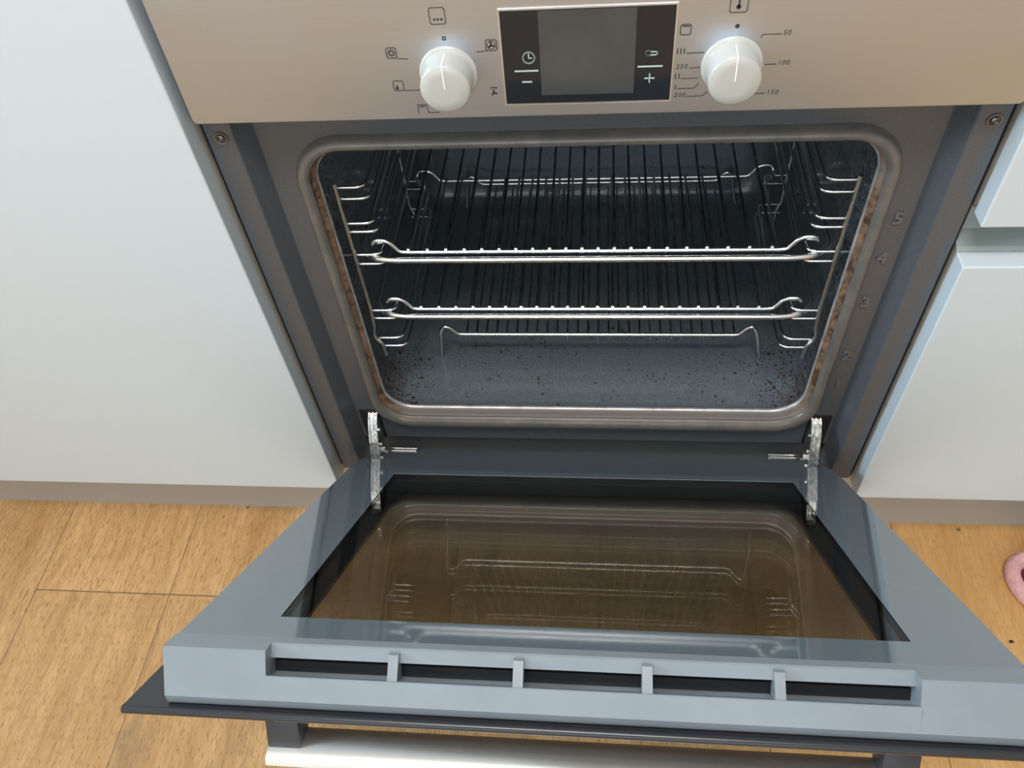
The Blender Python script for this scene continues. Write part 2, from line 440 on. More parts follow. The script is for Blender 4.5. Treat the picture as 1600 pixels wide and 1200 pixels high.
window('window_1', -1.4, 1.1, 0.5, 2.02, lambda a, b, w: Vector((a, -3.19 + w, b)))  # unseen window behind the camera, added for the front daylight
window('window_2', -1.05, 0.15, 1.2, 2.15, lambda a, b, w: Vector((-3.69 + w, a, b)))  # unseen window at the left, added for daylight from that side

# ---------------------------------------------------------------- fitted kitchen
ZB = -0.0165
cab = empty('tall_cabinet', (-0.78, 0, FZ))
tag(cab, 'white handleless cabinet with one plain smooth door left of the open oven', 'cabinet')
def under(o, p):      # keep world geometry when parenting to an empty that is not at the origin
    o.parent = p; o.matrix_parent_inverse = Matrix.Translation(-p.location); return o
bm = bmesh.new(); box(bm, -1.10, -0.3037, -0.020, -0.001, ZB, 0.752, 0.0012); under(finish('cabinet_door', bm, 'white'), cab)
bm = bmesh.new(); box(bm, -1.10, -0.3042, 0.0, 0.56, ZB + 0.001, 0.755, 0.0); under(finish('cabinet_body', bm, 'carcass'), cab)
bm = bmesh.new()
extrude_x(bm, [(-0.0005, -0.144 + 0.02), (0.001, -0.1), (0.001, -0.05), (-0.0005, -0.05)], 0, 0.001); bm.free()

dr = empty('drawer_unit', (0.70, 0, FZ))
tag(dr, 'white handleless drawer unit with a grey green grip channel right of the oven', 'drawer unit')
bm = bmesh.new(); box(bm, 0.3038, 1.10, -0.020, -0.001, -0.0100, 0.3440, 0.0012); under(finish('drawer_front', bm, 'white'), dr)
bm = bmesh.new(); box(bm, 0.3030, 1.10, -0.020, -0.001, 0.3850, 0.752, 0.0012); under(finish('drawer_front', bm, 'white'), dr)
bm = bmesh.new()   # body with the recessed grip channel between the drawer fronts
extrude_x(bm, [(0.0, -0.0125), (0.0, 0.335), (0.004, 0.345), (0.022, 0.350), (0.026, 0.358), (0.026, 0.374), (0.022, 0.382), (0.004, 0.388), (0.0, 0.395), (0.0, 0.755), (0.56, 0.755), (0.56, -0.0125)], 0.3047, 1.10)
under(finish('drawer_unit_body', bm, 'carcass'), dr)
bm = bmesh.new()
extrude_x(bm, [(-0.0005, 0.330), (-0.0005, 0.3415), (0.004, 0.3455), (0.020, 0.3515), (0.0245, 0.358), (0.0245, 0.374), (0.020, 0.3805), (0.004, 0.3865), (-0.0005, 0.390), (-0.0005, 0.400),
               (0.0, 0.400), (0.0005, 0.391), (0.0045, 0.388), (0.0215, 0.382), (0.0258, 0.374), (0.0258, 0.358), (0.0215, 0.350), (0.0045, 0.3445), (0.0005, 0.340), (0.0, 0.330)], 0.3045, 1.099)
o = under(finish('grip_channel', bm, 'channel'), dr); o['label'] = 'recessed grey green grip channel between the two drawer fronts'

ov = empty('oven_housing', (0, 0.1, FZ))
tag(ov, 'pale board housing the built-in oven sits in between the white cabinets', 'cabinet')
for s in (-1, 1):
    bm = bmesh.new(); box(bm, min(s * 0.2865, s * 0.3022), max(s * 0.2865, s * 0.3022), 0.040, 0.56, -0.0165, 0.755)
    under(finish('side_panel', bm, 'carcass'), ov)
bm = bmesh.new(); box(bm, -0.2863, 0.2863, 0.004, 0.56, -0.0165, -0.0045); under(finish('shelf', bm, 'carcass'), ov)

bm = bmesh.new(); box(bm, -1.10, 1.10, 0.027, 0.043, FZ, ZB - 0.001); o = finish('plinth', bm, 'plinth')
tag(o, 'beige grey plinth board along the floor under the white cabinets', 'plinth')
bm = bmesh.new(); box(bm, -1.12, 1.12, -0.03, 0.618, 0.757, 0.795, 0.003); struct('worktop_slab', bm, 'worktop')  # worktop above the cabinets, out of view

# ---------------------------------------------------------------- the oven
oven = empty('built_in_oven', (0, 0, 0))
tag(oven, 'stainless steel built-in oven with white knobs and its glass door hanging half open', 'oven')
PF = -0.0147     # front of the control panel
# control panel: shallow steel tray with rounded lower corners and edges
bm = bmesh.new()
lo = rrect(0.297, 0.488, 0.594, 0.004, PF + 0.0015, 6); fr = rrect(0.2958, 0.4892, 0.5928, 0.004, PF, 6)
bk = rrect(0.297, 0.488, 0.594, 0.004, -0.0012, 6)
R = loft(bm, [bk, lo, fr], cap_end=True); bm.faces.new(R[0])
panel = finish('control_panel', bm, 'steel', oven, 30)
# display
bm = bmesh.new()
box(bm, -0.0572, 0.0572, PF - 0.0006, PF + 0.001, 0.4992, 0.5668, 0.0004, 0)
disp = finish('display', bm, 'black', oven)
bm = bmesh.new(); box(bm, -0.0319, 0.0322, PF - 0.0009, PF - 0.0005, 0.5056, 0.5660, 0, 0)
finish('screen', bm, 'screen', disp)
bm = bmesh.new()
slab_with_hole(bm, [(-0.0583, 0.4982), (0.0583, 0.4982), (0.0583, 0.5679), (-0.0583, 0.5679)], [[(-0.0573, 0.4991), (0.0573, 0.4991), (0.0573, 0.5669), (-0.0573, 0.5669)]], PF - 0.0009, PF + 0.0005, lambda a, b, w: Vector((a, w, b)))
finish('display_bezel', bm, 'alu', disp)

def stroke(bm, pts, w, y, closed=False, th=0.00022):
    """flat raised line through (x,z) points"""
    pts = [Vector((p[0], 0, p[1])) for p in pts]
    if closed: pts = pts + [pts[0]]
    for a, b in zip(pts[:-1], pts[1:]):
        d = (b - a)
        if d.length < 1e-7: continue
        d.normalize(); n = Vector((-d.z, 0, d.x)) * w / 2; e = d * w * 0.35
        q = [a - e + n, a - e - n, b + e - n, b + e + n]
        top = [bm.verts.new((p.x, y - th, p.z)) for p in q]; bot = [bm.verts.new((p.x, y + 0.0001, p.z)) for p in q]
        bm.faces.new(top)
        for i in range(4): bm.faces.new((top[i], top[(i + 1) % 4], bot[(i + 1) % 4], bot[i]))
def disc(bm, cx, cz, r, y, n=20, th=0.00022):
    vs = [bm.verts.new((cx + r * math.cos(2 * PI * k / n), y - th, cz + r * math.sin(2 * PI * k / n))) for k in range(n)]
    vb = [bm.verts.new((v.co.x, y + 0.0001, v.co.z)) for v in vs]
    bm.faces.new(vs)
    for k in range(n): bm.faces.new((vs[k], vs[(k + 1) % n], vb[(k + 1) % n], vb[k]))
def ring(bm, cx, cz, r, w, y, a0=0, a1=360, n=20):
    stroke(bm, [(cx + r * math.cos(math.radians(a0 + (a1 - a0) * k / n)), cz + r * math.sin(math.radians(a0 + (a1 - a0) * k / n))) for k in range(n + 1)], w, y)
def frame_pts(x0, x1, z0, z1, c=0.001):
    return [(x0 + c, z1), (x1 - c, z1), (x1, z1 - c), (x1, z0 + c), (x1 - c, z0), (x0 + c, z0), (x0, z0 + c), (x0, z1 - c)]
LW = 0.00055
def marking(fn, name='printed_symbol', mat='print_dark', parent=None):
    bm = bmesh.new(); fn(bm); return finish(name, bm, mat, parent or panel)
Y = PF
def three_blades(bm, cx, cz, r, y, w):
    for k in range(3):
        a = math.radians(90 + 120 * k)
        stroke(bm, [(cx, cz), (cx + r * math.cos(a + 0.3), cz + r * math.sin(a + 0.3))], w, y)
        stroke(bm, [(cx, cz), (cx + r * 0.8 * math.cos(a), cz + r * 0.8 * math.sin(a))], w, y)
# left knob symbols
def s(bm):
    stroke(bm, frame_pts(-0.1037, -0.0933, 0.5592, 0.5703), LW, Y, True)
    for x in (-0.1007, -0.0983, -0.0959): disc(bm, x, 0.5624, 0.00085, Y)
marking(s)
marking(lambda bm: ring(bm, -0.0960, 0.5493, 0.0011, 0.0006, Y))
def s(bm):
    stroke(bm, frame_pts(-0.0683, -0.0607, 0.5396, 0.5472), LW, Y, True); ring(bm, -0.0645, 0.5434, 0.0029, LW * 0.8, Y)
    three_blades(bm, -0.0645, 0.5434, 0.0026, Y, 0.0008); stroke(bm, [(-0.0683, 0.5396), (-0.0748, 0.5388)], LW, Y)
marking(s)
def s(bm):
    stroke(bm, frame_pts(-0.1375, -0.1306, 0.5363, 0.5439), LW, Y, True); ring(bm, -0.1340, 0.5401, 0.0016, LW, Y)
    for k in range(8):
        a = k * PI / 4; stroke(bm, [(-0.1340 + 0.0020 * math.cos(a), 0.5401 + 0.0020 * math.sin(a)), (-0.1340 + 0.0031 * math.cos(a), 0.5401 + 0.0031 * math.sin(a))], LW, Y)
    stroke(bm, [(-0.1306, 0.5360), (-0.1229, 0.5355)], LW, Y)
marking(s)
def s(bm):
    stroke(bm, frame_pts(-0.1371, -0.1298, 0.5119, 0.5193), LW, Y, True); disc(bm, -0.1347, 0.5137, 0.0011, Y); stroke(bm, [(-0.1347, 0.5137), (-0.1345, 0.5160)], 0.0008, Y)
    stroke(bm, [(-0.1298, 0.5117), (-0.1175, 0.5119)], LW, Y)
marking(s)
def s(bm):
    stroke(bm, [(-0.1224, 0.4930), (-0.1222, 0.5003), (-0.1157, 0.5003), (-0.1150, 0.4937), (-0.1070, 0.4937)], LW, Y)
    for x in (-0.1207, -0.1192, -0.1177): stroke(bm, [(x, 0.4990), (x + 0.0008, 0.4990)], 0.0009, Y)
marking(s)
def s(bm):
    for x in (-0.0677, -0.0664, -0.0651, -0.0638): stroke(bm, [(x, 0.5120), (x + 0.0005, 0.5120)], 0.0009, Y)
    three_blades(bm, -0.0656, 0.5081, 0.0022, Y, 0.0008)
marking(s)
# right knob symbols
def s(bm):
    stroke(bm, frame_pts(0.0908, 0.1018, 0.5598, 0.5710), LW, Y, True); disc(bm, 0.0962, 0.5633, 0.0016, Y); stroke(bm, [(0.0962, 0.5633), (0.0964, 0.5690)], 0.0012, Y)
marking(s)
marking(lambda bm: disc(bm, 0.0971, 0.5507, 0.0015, Y))
def s(bm):
    stroke(bm, frame_pts(0.0609, 0.0677, 0.5460, 0.5531), LW, Y, True)
    stroke(bm, [(0.0622, 0.5519), (0.0666, 0.5519)], 0.0008, Y)
marking(s)
def s(bm):
    for x in (0.0602, 0.0624, 0.0646): stroke(bm, [(x, 0.5330), (x, 0.5364)], 0.0007, Y)
    stroke(bm, [(0.0664, 0.5331), (0.0776, 0.5333)], LW, Y)
marking(s)
def s(bm):
    for x in (0.0602, 0.0626): stroke(bm, [(x, 0.5148), (x, 0.5184)], 0.0007, Y)
    stroke(bm, [(0.0642, 0.5148), (0.0753, 0.5149)], LW, Y)
marking(s)
def s(bm):
    stroke(bm, [(0.0607, 0.5068), (0.0607, 0.5100)], 0.0007, Y); stroke(bm, [(0.0622, 0.5074), (0.0733, 0.5074), (0.0765, 0.5110)], LW, Y)
marking(s)
for P in ([(0.0689, 0.5224), (0.0762, 0.5228)], [(0.0693, 0.5013), (0.0799, 0.5015), (0.0830, 0.5047)], [(0.1133, 0.5425), (0.1143, 0.5444), (0.1258, 0.5445)], [(0.1190, 0.5234), (0.1262, 0.5235)], [(0.1155, 0.5020), (0.1221, 0.5021)]):
    marking(lambda bm: stroke(bm, P, LW, Y), 'printed_scale_line')
def text(s, size, x, y, z, mat, parent, name, depth=0.0001, italic=0.15, spacing=1.15, xs=1.0, bold=0.0):
    c = bpy.data.curves.new('t', 'FONT'); c.body = s; c.size = size; c.shear = italic; c.space_character = spacing
    c.extrude = depth; c.offset = bold; c.align_x = 'LEFT'; c.resolution_u = 3
    t = bpy.data.objects.new('t', c); COL.objects.link(t)
    bpy.context.view_layer.update()
    me = bpy.data.meshes.new_from_object(t.evaluated_get(bpy.context.evaluated_depsgraph_get()))
    bpy.data.objects.remove(t)
    me.transform(Matrix.Translation((x, y, z)) @ Matrix.Rotation(PI / 2, 4, 'X') @ Matrix.Diagonal((xs, 1, 1, 1)))
    me.materials.clear(); me.materials.append(MAT[mat])
    o = bpy.data.objects.new(name, me); COL.objects.link(o); o.parent = parent
    return o
for s_, x, z in (('50', 0.1268, 0.5437), ('100', 0.1268, 0.5229), ('150', 0.1231, 0.5013), ('200', 0.0601, 0.5010), ('250', 0.0598, 0.5221)):
    text(s_, 0.0048, x, PF - 0.0001, z, 'print_dark', panel, 'temperature_number', xs=1.0)
# display symbols
YD = PF - 0.0007
def s(bm):
    ring(bm, -0.0396, 0.5338, 0.0040, 0.0008, YD, n=28); stroke(bm, [(-0.0396, 0.5366), (-0.0396, 0.5336), (-0.0376, 0.5336)], 0.0007, YD)
marking(s, 'clock_symbol', 'print_light', disp)
marking(lambda bm: stroke(bm, [(-0.0496, 0.5243), (-0.0338, 0.5243)], 0.0010, YD), 'divider_line', 'print_light', disp)
marking(lambda bm: stroke(bm, [(-0.0448, 0.5161), (-0.0386, 0.5161)], 0.0010, YD), 'minus_symbol', 'print_light', disp)
marking(lambda bm: stroke(bm, [(0.0345, 0.5250), (0.0506, 0.5250)], 0.0010, YD), 'divider_line', 'print_light', disp)
marking(lambda bm: (stroke(bm, [(0.0394, 0.5163), (0.0458, 0.5163)], 0.0008, YD), stroke(bm, [(0.0426, 0.5132), (0.0426, 0.5195)], 0.0008, YD)), 'plus_symbol', 'print_light', disp)
def s(bm):
    ring(bm, 0.0410, 0.5342, 0.0018, 0.0007, YD, 40, 320)
    stroke(bm, [(0.0424, 0.5354), (0.0461, 0.5354), (0.0469, 0.5349), (0.0469, 0.5338), (0.0461, 0.5332), (0.0424, 0.5332)], 0.0007, YD)
marking(s, 'thermometer_symbol', 'print_light', disp)

# knobs
def knob(cx):
    bm = bmesh.new()
    lathe(bm, [(0, 0), (0.0203, 0.0), (0.0205, 0.0010), (0.0200, 0.0022), (0.0188, 0.0026), (0.0180, 0.0030), (0.0177, 0.0060), (0.0174, 0.0190), (0.0171, 0.0205), (0.0162, 0.0213), (0.010, 0.0216), (0, 0.0217)], (cx, PF, 0.5237))
    k = finish('knob', bm, 'knob', oven, 50)
    bm = bmesh.new()
    f = PF - 0.0217
    box(bm, cx - 0.0004, cx + 0.0004, f - 0.0001, f + 0.0006, 0.5245, 0.5400, 0)
    box(bm, cx - 0.0004, cx + 0.0004, f + 0.0008, f + 0.0160, 0.5405, 0.5414, 0)
    finish('pointer_line', bm, 'knobline', k)
    return k
knob(-0.0962); knob(0.0969)

# front frame: side flanges, inward bevels, recessed plate around the opening
PY = 0.020
NC = 10
bm = bmesh.new()
hole = [(p.x, p.z) for p in rrect(0.2457, 0.066, 0.4545, 0.046, 0, NC)]
plate_o = [(-0.268, 0.040), (0.268, 0.040), (0.268, 0.500), (-0.268, 0.500)]
slab_with_hole(bm, plate_o, [hole], PY, PY + 0.002, lambda a, b, w: Vector((a, w, b)))
for s_ in (-1, 1):
    # cross-section (x, y) swept in z, lower end tapers away
    sec = [(0.2990, 0.004), (0.2990, 0.0008), (0.2982, 0.0), (0.2775, 0.0), (0.2765, 0.0006), (0.2688, PY - 0.002), (0.2675, PY), (0.2675, PY + 0.004), (0.2705, PY + 0.004), (0.279, 0.004)]
    zb = [0.0, 0.0, 0.0, 0.0, 0.0, 0.004, 0.006, 0.006, 0.006, 0.0]
    a = [bm.verts.new((s_ * x, y, z)) for (x, y), z in zip(sec, zb)]; b = [bm.verts.new((s_ * x, y, 0.594)) for x, y in sec]
    for i in range(len(sec)):
        j = (i + 1) % len(sec); bm.faces.new((a[i], a[j], b[j], b[i]))
    bm.faces.new(a); bm.faces.new(b)
extrude_x(bm, [(PY, 0.0405), (PY + 0.001, 0.0385), (PY + 0.004, 0.0375), (PY + 0.007, 0.0370), (PY + 0.0085, 0.034), (PY + 0.0085, -0.002), (PY + 0.0105, -0.002), (PY + 0.0105, 0.038), (PY + 0.009, 0.0400), (PY + 0.003, 0.0405)], -0.2675, 0.2675)
front = finish('front_frame', bm, 'frame', oven, 30)
for x, z in ((-0.2874, 0.4668), (0.2893, 0.4670)):
    bm = bmesh.new()
    lathe(bm, [(0.0, 0.0), (0.0058, 0.0), (0.0056, 0.0010), (0.0040, 0.0008), (0.0036, 0.0002), (0.0031, 0.0002), (0.0029, 0.0018), (0.0020, 0.0023), (0.0012, 0.0010), (0.0, 0.0009)], (x, 0.0, z), seg=24)
    finish('screw', bm, 'screw', oven, 40)
for s_ in (-1, 1):
    bm = bmesh.new(); x0, x1 = sorted((s_ * 0.2992, s_ * 0.3030)); box(bm, x0, x1, 0.005, 0.035, 0.0, 0.590)
    finish('side_gap_shade', bm, 'dark', oven)  # dark strip in the open gap beside the flange, standing for its shade
# rim of the opening with gasket, burnt groove and bright lip
bm = bmesh.new()
rim = [(0.2457, 0.066, 0.4545, 0.046, PY), (0.2445, 0.0685, 0.4530, 0.044, 0.0145), (0.2420, 0.0725, 0.4510, 0.042, 0.0108), (0.2385, 0.0785, 0.4480, 0.039, 0.0098), (0.2350, 0.0840, 0.4450, 0.036, 0.0112), (0.2335, 0.0865, 0.4438, 0.035, 0.0150)]
loft(bm, [rrect(*r, NC) for r in rim])
seal = finish('opening_rim', bm, 'seal', oven, 60)
bm = bmesh.new()
rim2 = [(0.2335, 0.0865, 0.4438, 0.035, 0.0150), (0.2345, 0.0850, 0.4445, 0.035, 0.0180), (0.2335, 0.0870, 0.4435, 0.034, 0.0205), (0.2310, 0.0905, 0.4415, 0.033, 0.0210), (0.2300, 0.0920, 0.4405, 0.032, 0.0235)]
loft(bm, [rrect(*r, NC) for r in rim2])
finish('burnt_groove', bm, 'burnt', oven, 60)['label'] = 'brown burnt groove inside the opening rim'
bm = bmesh.new()
rim3 = [(0.2300, 0.0920, 0.4405, 0.032, 0.0235), (0.2293, 0.0930, 0.4398, 0.032, 0.0245), (0.2290, 0.0934, 0.4396, 0.032, 0.0265), (0.2295, 0.0926, 0.4400, 0.032, 0.0280), (0.2315, 0.0880, 0.4420, 0.032, 0.0285)]
loft(bm, [rrect(*r, NC) for r in rim3])
finish('opening_lip', bm, 'lip', oven, 60)
bm = bmesh.new()
cav = [(0.2315, 0.0880, 0.4420, 0.032, 0.0285), (0.2370, 0.0810, 0.448, 0.034, 0.036), (0.2405, 0.0780, 0.452, 0.036, 0.048), (0.2405, 0.0780, 0.452, 0.036, 0.10), (0.2405, 0.0780, 0.452, 0.036, 0.25), (0.2405, 0.0780, 0.452, 0.036, 0.400), (0.2375, 0.081, 0.449, 0.034, 0.412), (0.229, 0.089, 0.441, 0.030, 0.4185), (0.222, 0.096, 0.434, 0.028, 0.420)]
loft(bm, [rrect(*r, NC) for r in cav], cap_end=True)
cavity = finish('cavity_liner', bm, 'enamel', oven, 60)
# pressed fan cover disc on the back wall
bm = bmesh.new(); lathe(bm, [(0.105, 0.0), (0.104, 0.004), (0.098, 0.006), (0.085, 0.006), (0.08, 0.004), (0.0, 0.004)], (0, 0.420, 0.265), seg=48)
finish('fan_cover', bm, 'enamel', oven, 50)
for x in (-0.1354, -0.0198, 0.1018):
    bm = bmesh.new(); lathe(bm, [(0.0, 0.0), (0.0013, 0.0), (0.0010, 0.0006), (0, 0.0006)], (x, 0.0117, 0.4450), seg=14); finish('gasket_hole_disc', bm, 'dark', oven)  # dark discs stand for small shaded holes in the rim
for s_, x, z in (('5', 0.2535, 0.3580), ('4', 0.2520, 0.3145), ('3', 0.2515, 0.2605), ('2', 0.2525, 0.1860), ('1', 0.2535, 0.1410)):
    text(s_, 0.0165, x - 0.0015, PY - 0.0002, z, 'embossed', front, 'embossed_level_number', depth=0.0016, italic=0.0, xs=1.1, bold=0.0004)

# side runner ladders
def ladder(s_):
    e = bmesh.new(); X = 0.2262; y0 = 0.046; y1 = 0.268
    post = fillet([(s_ * X, y0, 0.3875), (s_ * X, y0, 0.236), (s_ * (X + 0.001), y0 - 0.001, 0.205), (s_ * (X + 0.0045), y0 - 0.001, 0.192), (s_ * (X + 0.0035), y0, 0.184), (s_ * (X - 0.002), y0, 0.178), (s_ * (X - 0.003), y0, 0.158)], 0.01, 4)
    tube(e, post, 0.0025)
    tube(e, fillet([(s_ * X, y0, 0.205), (s_ * (X + 0.002), y0 + 0.003, 0.215), (s_ * X, y0 + 0.002, 0.235)], 0.004), 0.0017)
    tube(e, fillet([(s_ * X, y1, 0.3875), (s_ * X, y1, 0.185), (s_ * (X - 0.004), y1, 0.176), (s_ * (X - 0.004), y1, 0.158)], 0.006), 0.0020)
    for k, z in enumerate((0.381, 0.3685, 0.340, 0.3300, 0.3013, 0.2895, 0.2247, 0.2130, 0.1826, 0.1700)):
        d = 0.002 if k % 2 else 0.0
        tube(e, fillet([(s_ * X, y0 + 0.003, z), (s_ * (0.2010 - d), y0 + 0.003, z), (s_ * (0.1990 - d), y0 + 0.020, z), (s_ * (0.1990 - d), y1 - 0.014, z), (s_ * (0.2010 - d), y1, z), (s_ * X, y1, z)], 0.012, 5), 0.0016)
    tube(e, [(s_ * X, y0 + 0.004, 0.300), (s_ * 0.2395, y0 + 0.004, 0.300)], 0.0020)
    tube(e, [(s_ * X, y1, 0.300), (s_ * 0.2395, y1, 0.300)], 0.0020)
    return finish('shelf_runner', e, 'chrome', oven, 60)
ladder(-1); ladder(1)

# door hinges: twin plate arms coming out of slots in the frame
for s_ in (-1, 1):
    c = s_ * 0.2475
    bm = bmesh.new()
    prof = [(0.022, 0.090), (0.012, 0.086), (0.003, 0.076), (-0.006, 0.062), (-0.013, 0.047), (-0.018, 0.034), (-0.020, 0.026), (-0.008, 0.020), (0.002, 0.026), (0.012, 0.040), (0.020, 0.052), (0.024, 0.070)]
    extrude_x(bm, [(y_ + 0.0015, z_ - 0.001) for y_, z_ in prof], c - 0.0035, c + 0.0035)
    for off in (-0.0055, -0.0012, 0.0033):
        extrude_x(bm, prof, c + off, c + off + 0.0018)
    for y_, z_ in ((0.008, 0.070), (0.0, 0.052), (-0.008, 0.036)):
        tube(bm, [(c - 0.0068, y_, z_), (c + 0.0068, y_, z_)], 0.003, 10)
    finish('hinge_arm', bm, 'hinge', oven)
    bm = bmesh.new()
    extrude_x(bm, [(0.0185, 0.092), (0.0185, 0.040), (0.021, 0.040), (0.021, 0.092)], c - 0.0070 - (0.009 if s_ < 0 else 0), c + 0.0070 + (0.009 if s_ > 0 else 0))
    o = finish('hinge_slot_shade', bm, 'dark', oven)  # dark plate stands for the shade inside the slot

# ---------------------------------------------------------------- the door (u across, w thickness, v along; built closed then swung)
door = empty('door'); door.parent = oven
TH = 0.8772
door.location = (0, -0.0181, -0.0056)
door.rotation_euler = (TH, 0, 0)       # local: x = u, y = w (towards the oven), z = v
T = 0.0386
D = lambda a, b, w: Vector((a, w, b))
# outer glass sheet with black print, and its dotted clear field
bm = bmesh.new()
def rr2(x0, x1, z0, z1, r, n=6):
    return [(p.x, p.z) for p in rrect((x1 - x0) / 2, z0, z1, r, 0, n, (x0 + x1) / 2)]
fld = (-0.2200, 0.2200, 0.062, 0.402)
slab_with_hole(bm, rr2(-0.297, 0.297, 0.004, 0.4735, 0.002, 3), [rr2(*fld, 0.012)], -0.0045, 0.0, D)
sheet = finish('outer_glass', bm, 'sheet', door)
bm = bmesh.new(); slab_with_hole(bm, rr2(fld[0] + .0002, fld[1] - .0002, fld[2] + .0002, fld[3] - .0002, 0.012), [], -0.0040, -0.0005, D)
o = finish('dotted_window', bm, 'mesh_pane', door); o['label'] = 'see-through field of the outer glass printed with fine brown lines'
# rounded trim edge of the sheet
bm = bmesh.new(); tube(bm, [(-0.297, -0.0024, 0.4738), (0.297, -0.0024, 0.4738)], 0.0030, 10); finish('edge_trim', bm, 'sheet', door, 60)
# side channels and cross members between the panes
for s_ in (-1, 1):
    bm = bmesh.new(); box(bm, min(s_ * 0.258, s_ * 0.2668), max(s_ * 0.258, s_ * 0.2668), 0.0002, T - 0.0045, 0.012, 0.448, 0.001); finish('side_channel', bm, 'dark', door)
bm = bmesh.new(); box(bm, -0.235, 0.235, 0.0002, T - 0.0045, 0.006, 0.034, 0.001); finish('bottom_channel', bm, 'dark', door)
# middle pane
bm = bmesh.new(); box(bm, -0.2575, 0.2575, 0.018, 0.021, 0.035, 0.448); finish('middle_glass', bm, 'mid_pane', door)
# inner glass: printed grey border and clear window
bm = bmesh.new()
outl = [(-0.2684, 0.452), (-0.2684, 0.060), (-0.2650, 0.030), (-0.2560, 0.012), (-0.2380, -0.004), (-0.2370, -0.014), (0.2370, -0.014), (0.2380, -0.004), (0.2560, 0.012), (0.2650, 0.030), (0.2684, 0.060), (0.2684, 0.452)]
win = [(-0.2120, 0.0812), (0.2140, 0.0820), (0.2115, 0.4198), (-0.2090, 0.4198)]
slab_with_hole(bm, outl, [win], T - 0.0006, T, D)
o = finish('inner_glass_border', bm, 'greyprint', door); o['label'] = 'grey printed border of the inner door glass'
bm = bmesh.new(); slab_with_hole(bm, [(a * 0.998, b) for a, b in outl], [], T - 0.0040, T - 0.0007, D)
o = finish('inner_glass_window', bm, 'inner_pane', door); o['label'] = 'clear window of the inner door glass'
# glass clips at the hinge end
for s_ in (-1, 1):
    bm = bmesh.new(); x0, x1 = sorted((s_ * 0.2080, s_ * 0.2440))
    box(bm, x0, x1, T + 0.0002, T + 0.0010, -0.0090, -0.0078, 0.0002); box(bm, x0, x1, T - 0.006, T + 0.0022, -0.0165, -0.0153, 0.0003); xe = x0 if s_ > 0 else x1
    box(bm, xe - 0.0008, xe + 0.0008, T + 0.0002, T + 0.0016, -0.0160, -0.0078, 0.0002)
    finish('glass_clip', bm, 'chrome', door)
    bm = bmesh.new(); x0, x1 = sorted((s_ * 0.2375, s_ * 0.2620))
    box(bm, x0, x1, 0.004, T - 0.006, -0.010, 0.030, 0.002); finish('hinge_socket', bm, 'dark', door)
# vent cap along the free edge
bm = bmesh.new()
V0, V1, VB = 0.4490, 0.4685, 0.4725
topw = T + 0.0014
prof_full = [(0.4490, T - 0.004), (0.4490, T + 0.0004), (0.4505, topw), (V1 - 0.0005, topw), (V1 + 0.0003, topw - 0.0008), (VB, 0.0075), (0.4690, 0.0008), (0.4490, 0.0008)]
def cap_seg(bm, prof, x0, x1):
    a = [bm.verts.new((x0, w, v)) for v, w in prof]; b = [bm.verts.new((x1, w, v)) for v, w in prof]; n = len(prof)
    for i in range(n): bm.faces.new((a[i], a[(i + 1) % n], b[(i + 1) % n], b[i]))
    bm.faces.new(a); bm.faces.new(b)
cap_seg(bm, prof_full, -0.2684, -0.2000); cap_seg(bm, prof_full, 0.2000, 0.2684)
lowlip = [(0.4490, 0.0008), (0.4490, 0.0180), (0.4600, 0.0180), (0.4665, 0.0225), (0.4706, 0.0238), (0.4712, 0.0232), (VB, 0.0075), (0.4690, 0.0008)]
cap_seg(bm, lowlip, -0.2001, 0.2001)
backstrip = [(0.4490, T - 0.004), (0.4490, T + 0.0004), (0.4505, topw), (0.4578, topw), (0.4590, topw - 0.0009), (0.4606, 0.0310), (0.4560, 0.0300), (0.4540, T - 0.004)]
cap_seg(bm, backstrip, -0.2001, 0.2001)
for xc in (-0.1180, -0.0385, 0.0410, 0.1200):
    cap_seg(bm, [(0.4565, 0.0262), (0.4585, 0.0376), (0.4630, 0.0376), (0.4700, 0.0236), (0.4660, 0.0200), (0.4560, 0.0200)], xc - 0.0032, xc + 0.0032)
cap = finish('vent_cap', bm, 'capgrey', door)
bm = bmesh.new(); box(bm, -0.1999, 0.1999, 0.0185, 0.0260, 0.4495, 0.4550); finish('vent_slot_shadow_gap', bm, 'dark', door).name = 'vent_slot_shade'  # dark box puts in the shade inside the vent slot
# handle
for s_ in (-1, 1):
    bm = bmesh.new(); x0, x1 = sorted((s_ * 0.1860, s_ * 0.2085))
    a = [(x0, -0.0050, 0.4350), (x1, -0.0050, 0.4350), (x1, -0.0050, 0.4600), (x0, -0.0050, 0.4600)]
    xi = 0.0; b_ = [(x0, -0.0400, 0.4400), (x1, -0.0400, 0.4400), (x1, -0.0375, 0.4565), (x0, -0.0375, 0.4565)]
    va = [bm.verts.new(p) for p in a]; vb = [bm.verts.new(p) for p in b_]
    for i in range(4): bm.faces.new((va[i], va[(i + 1) % 4], vb[(i + 1) % 4], vb[i]))
    bm.faces.new(va); bm.faces.new(vb)
    bmesh.ops.bevel(bm, geom=bm.edges[:], offset=0.0012, segments=2, affect='EDGES', profile=0.5)
    finish('handle_bracket', bm, 'bracket', door, 40)
bm = bmesh.new()
hp = [(0.4385, -0.0330), (0.4400, -0.0318), (0.4430, -0.0316), (0.4475, -0.0328), (0.4530, -0.0353), (0.4580, -0.0383), (0.4612, -0.0410), (0.4620, -0.0422), (0.4618, -0.0470), (0.4600, -0.0485), (0.4420, -0.0485), (0.4385, -0.0460)]
cap_seg(bm, hp, -0.2085, 0.2085)
finish('handle_bar', bm, 'alu', door, 25)

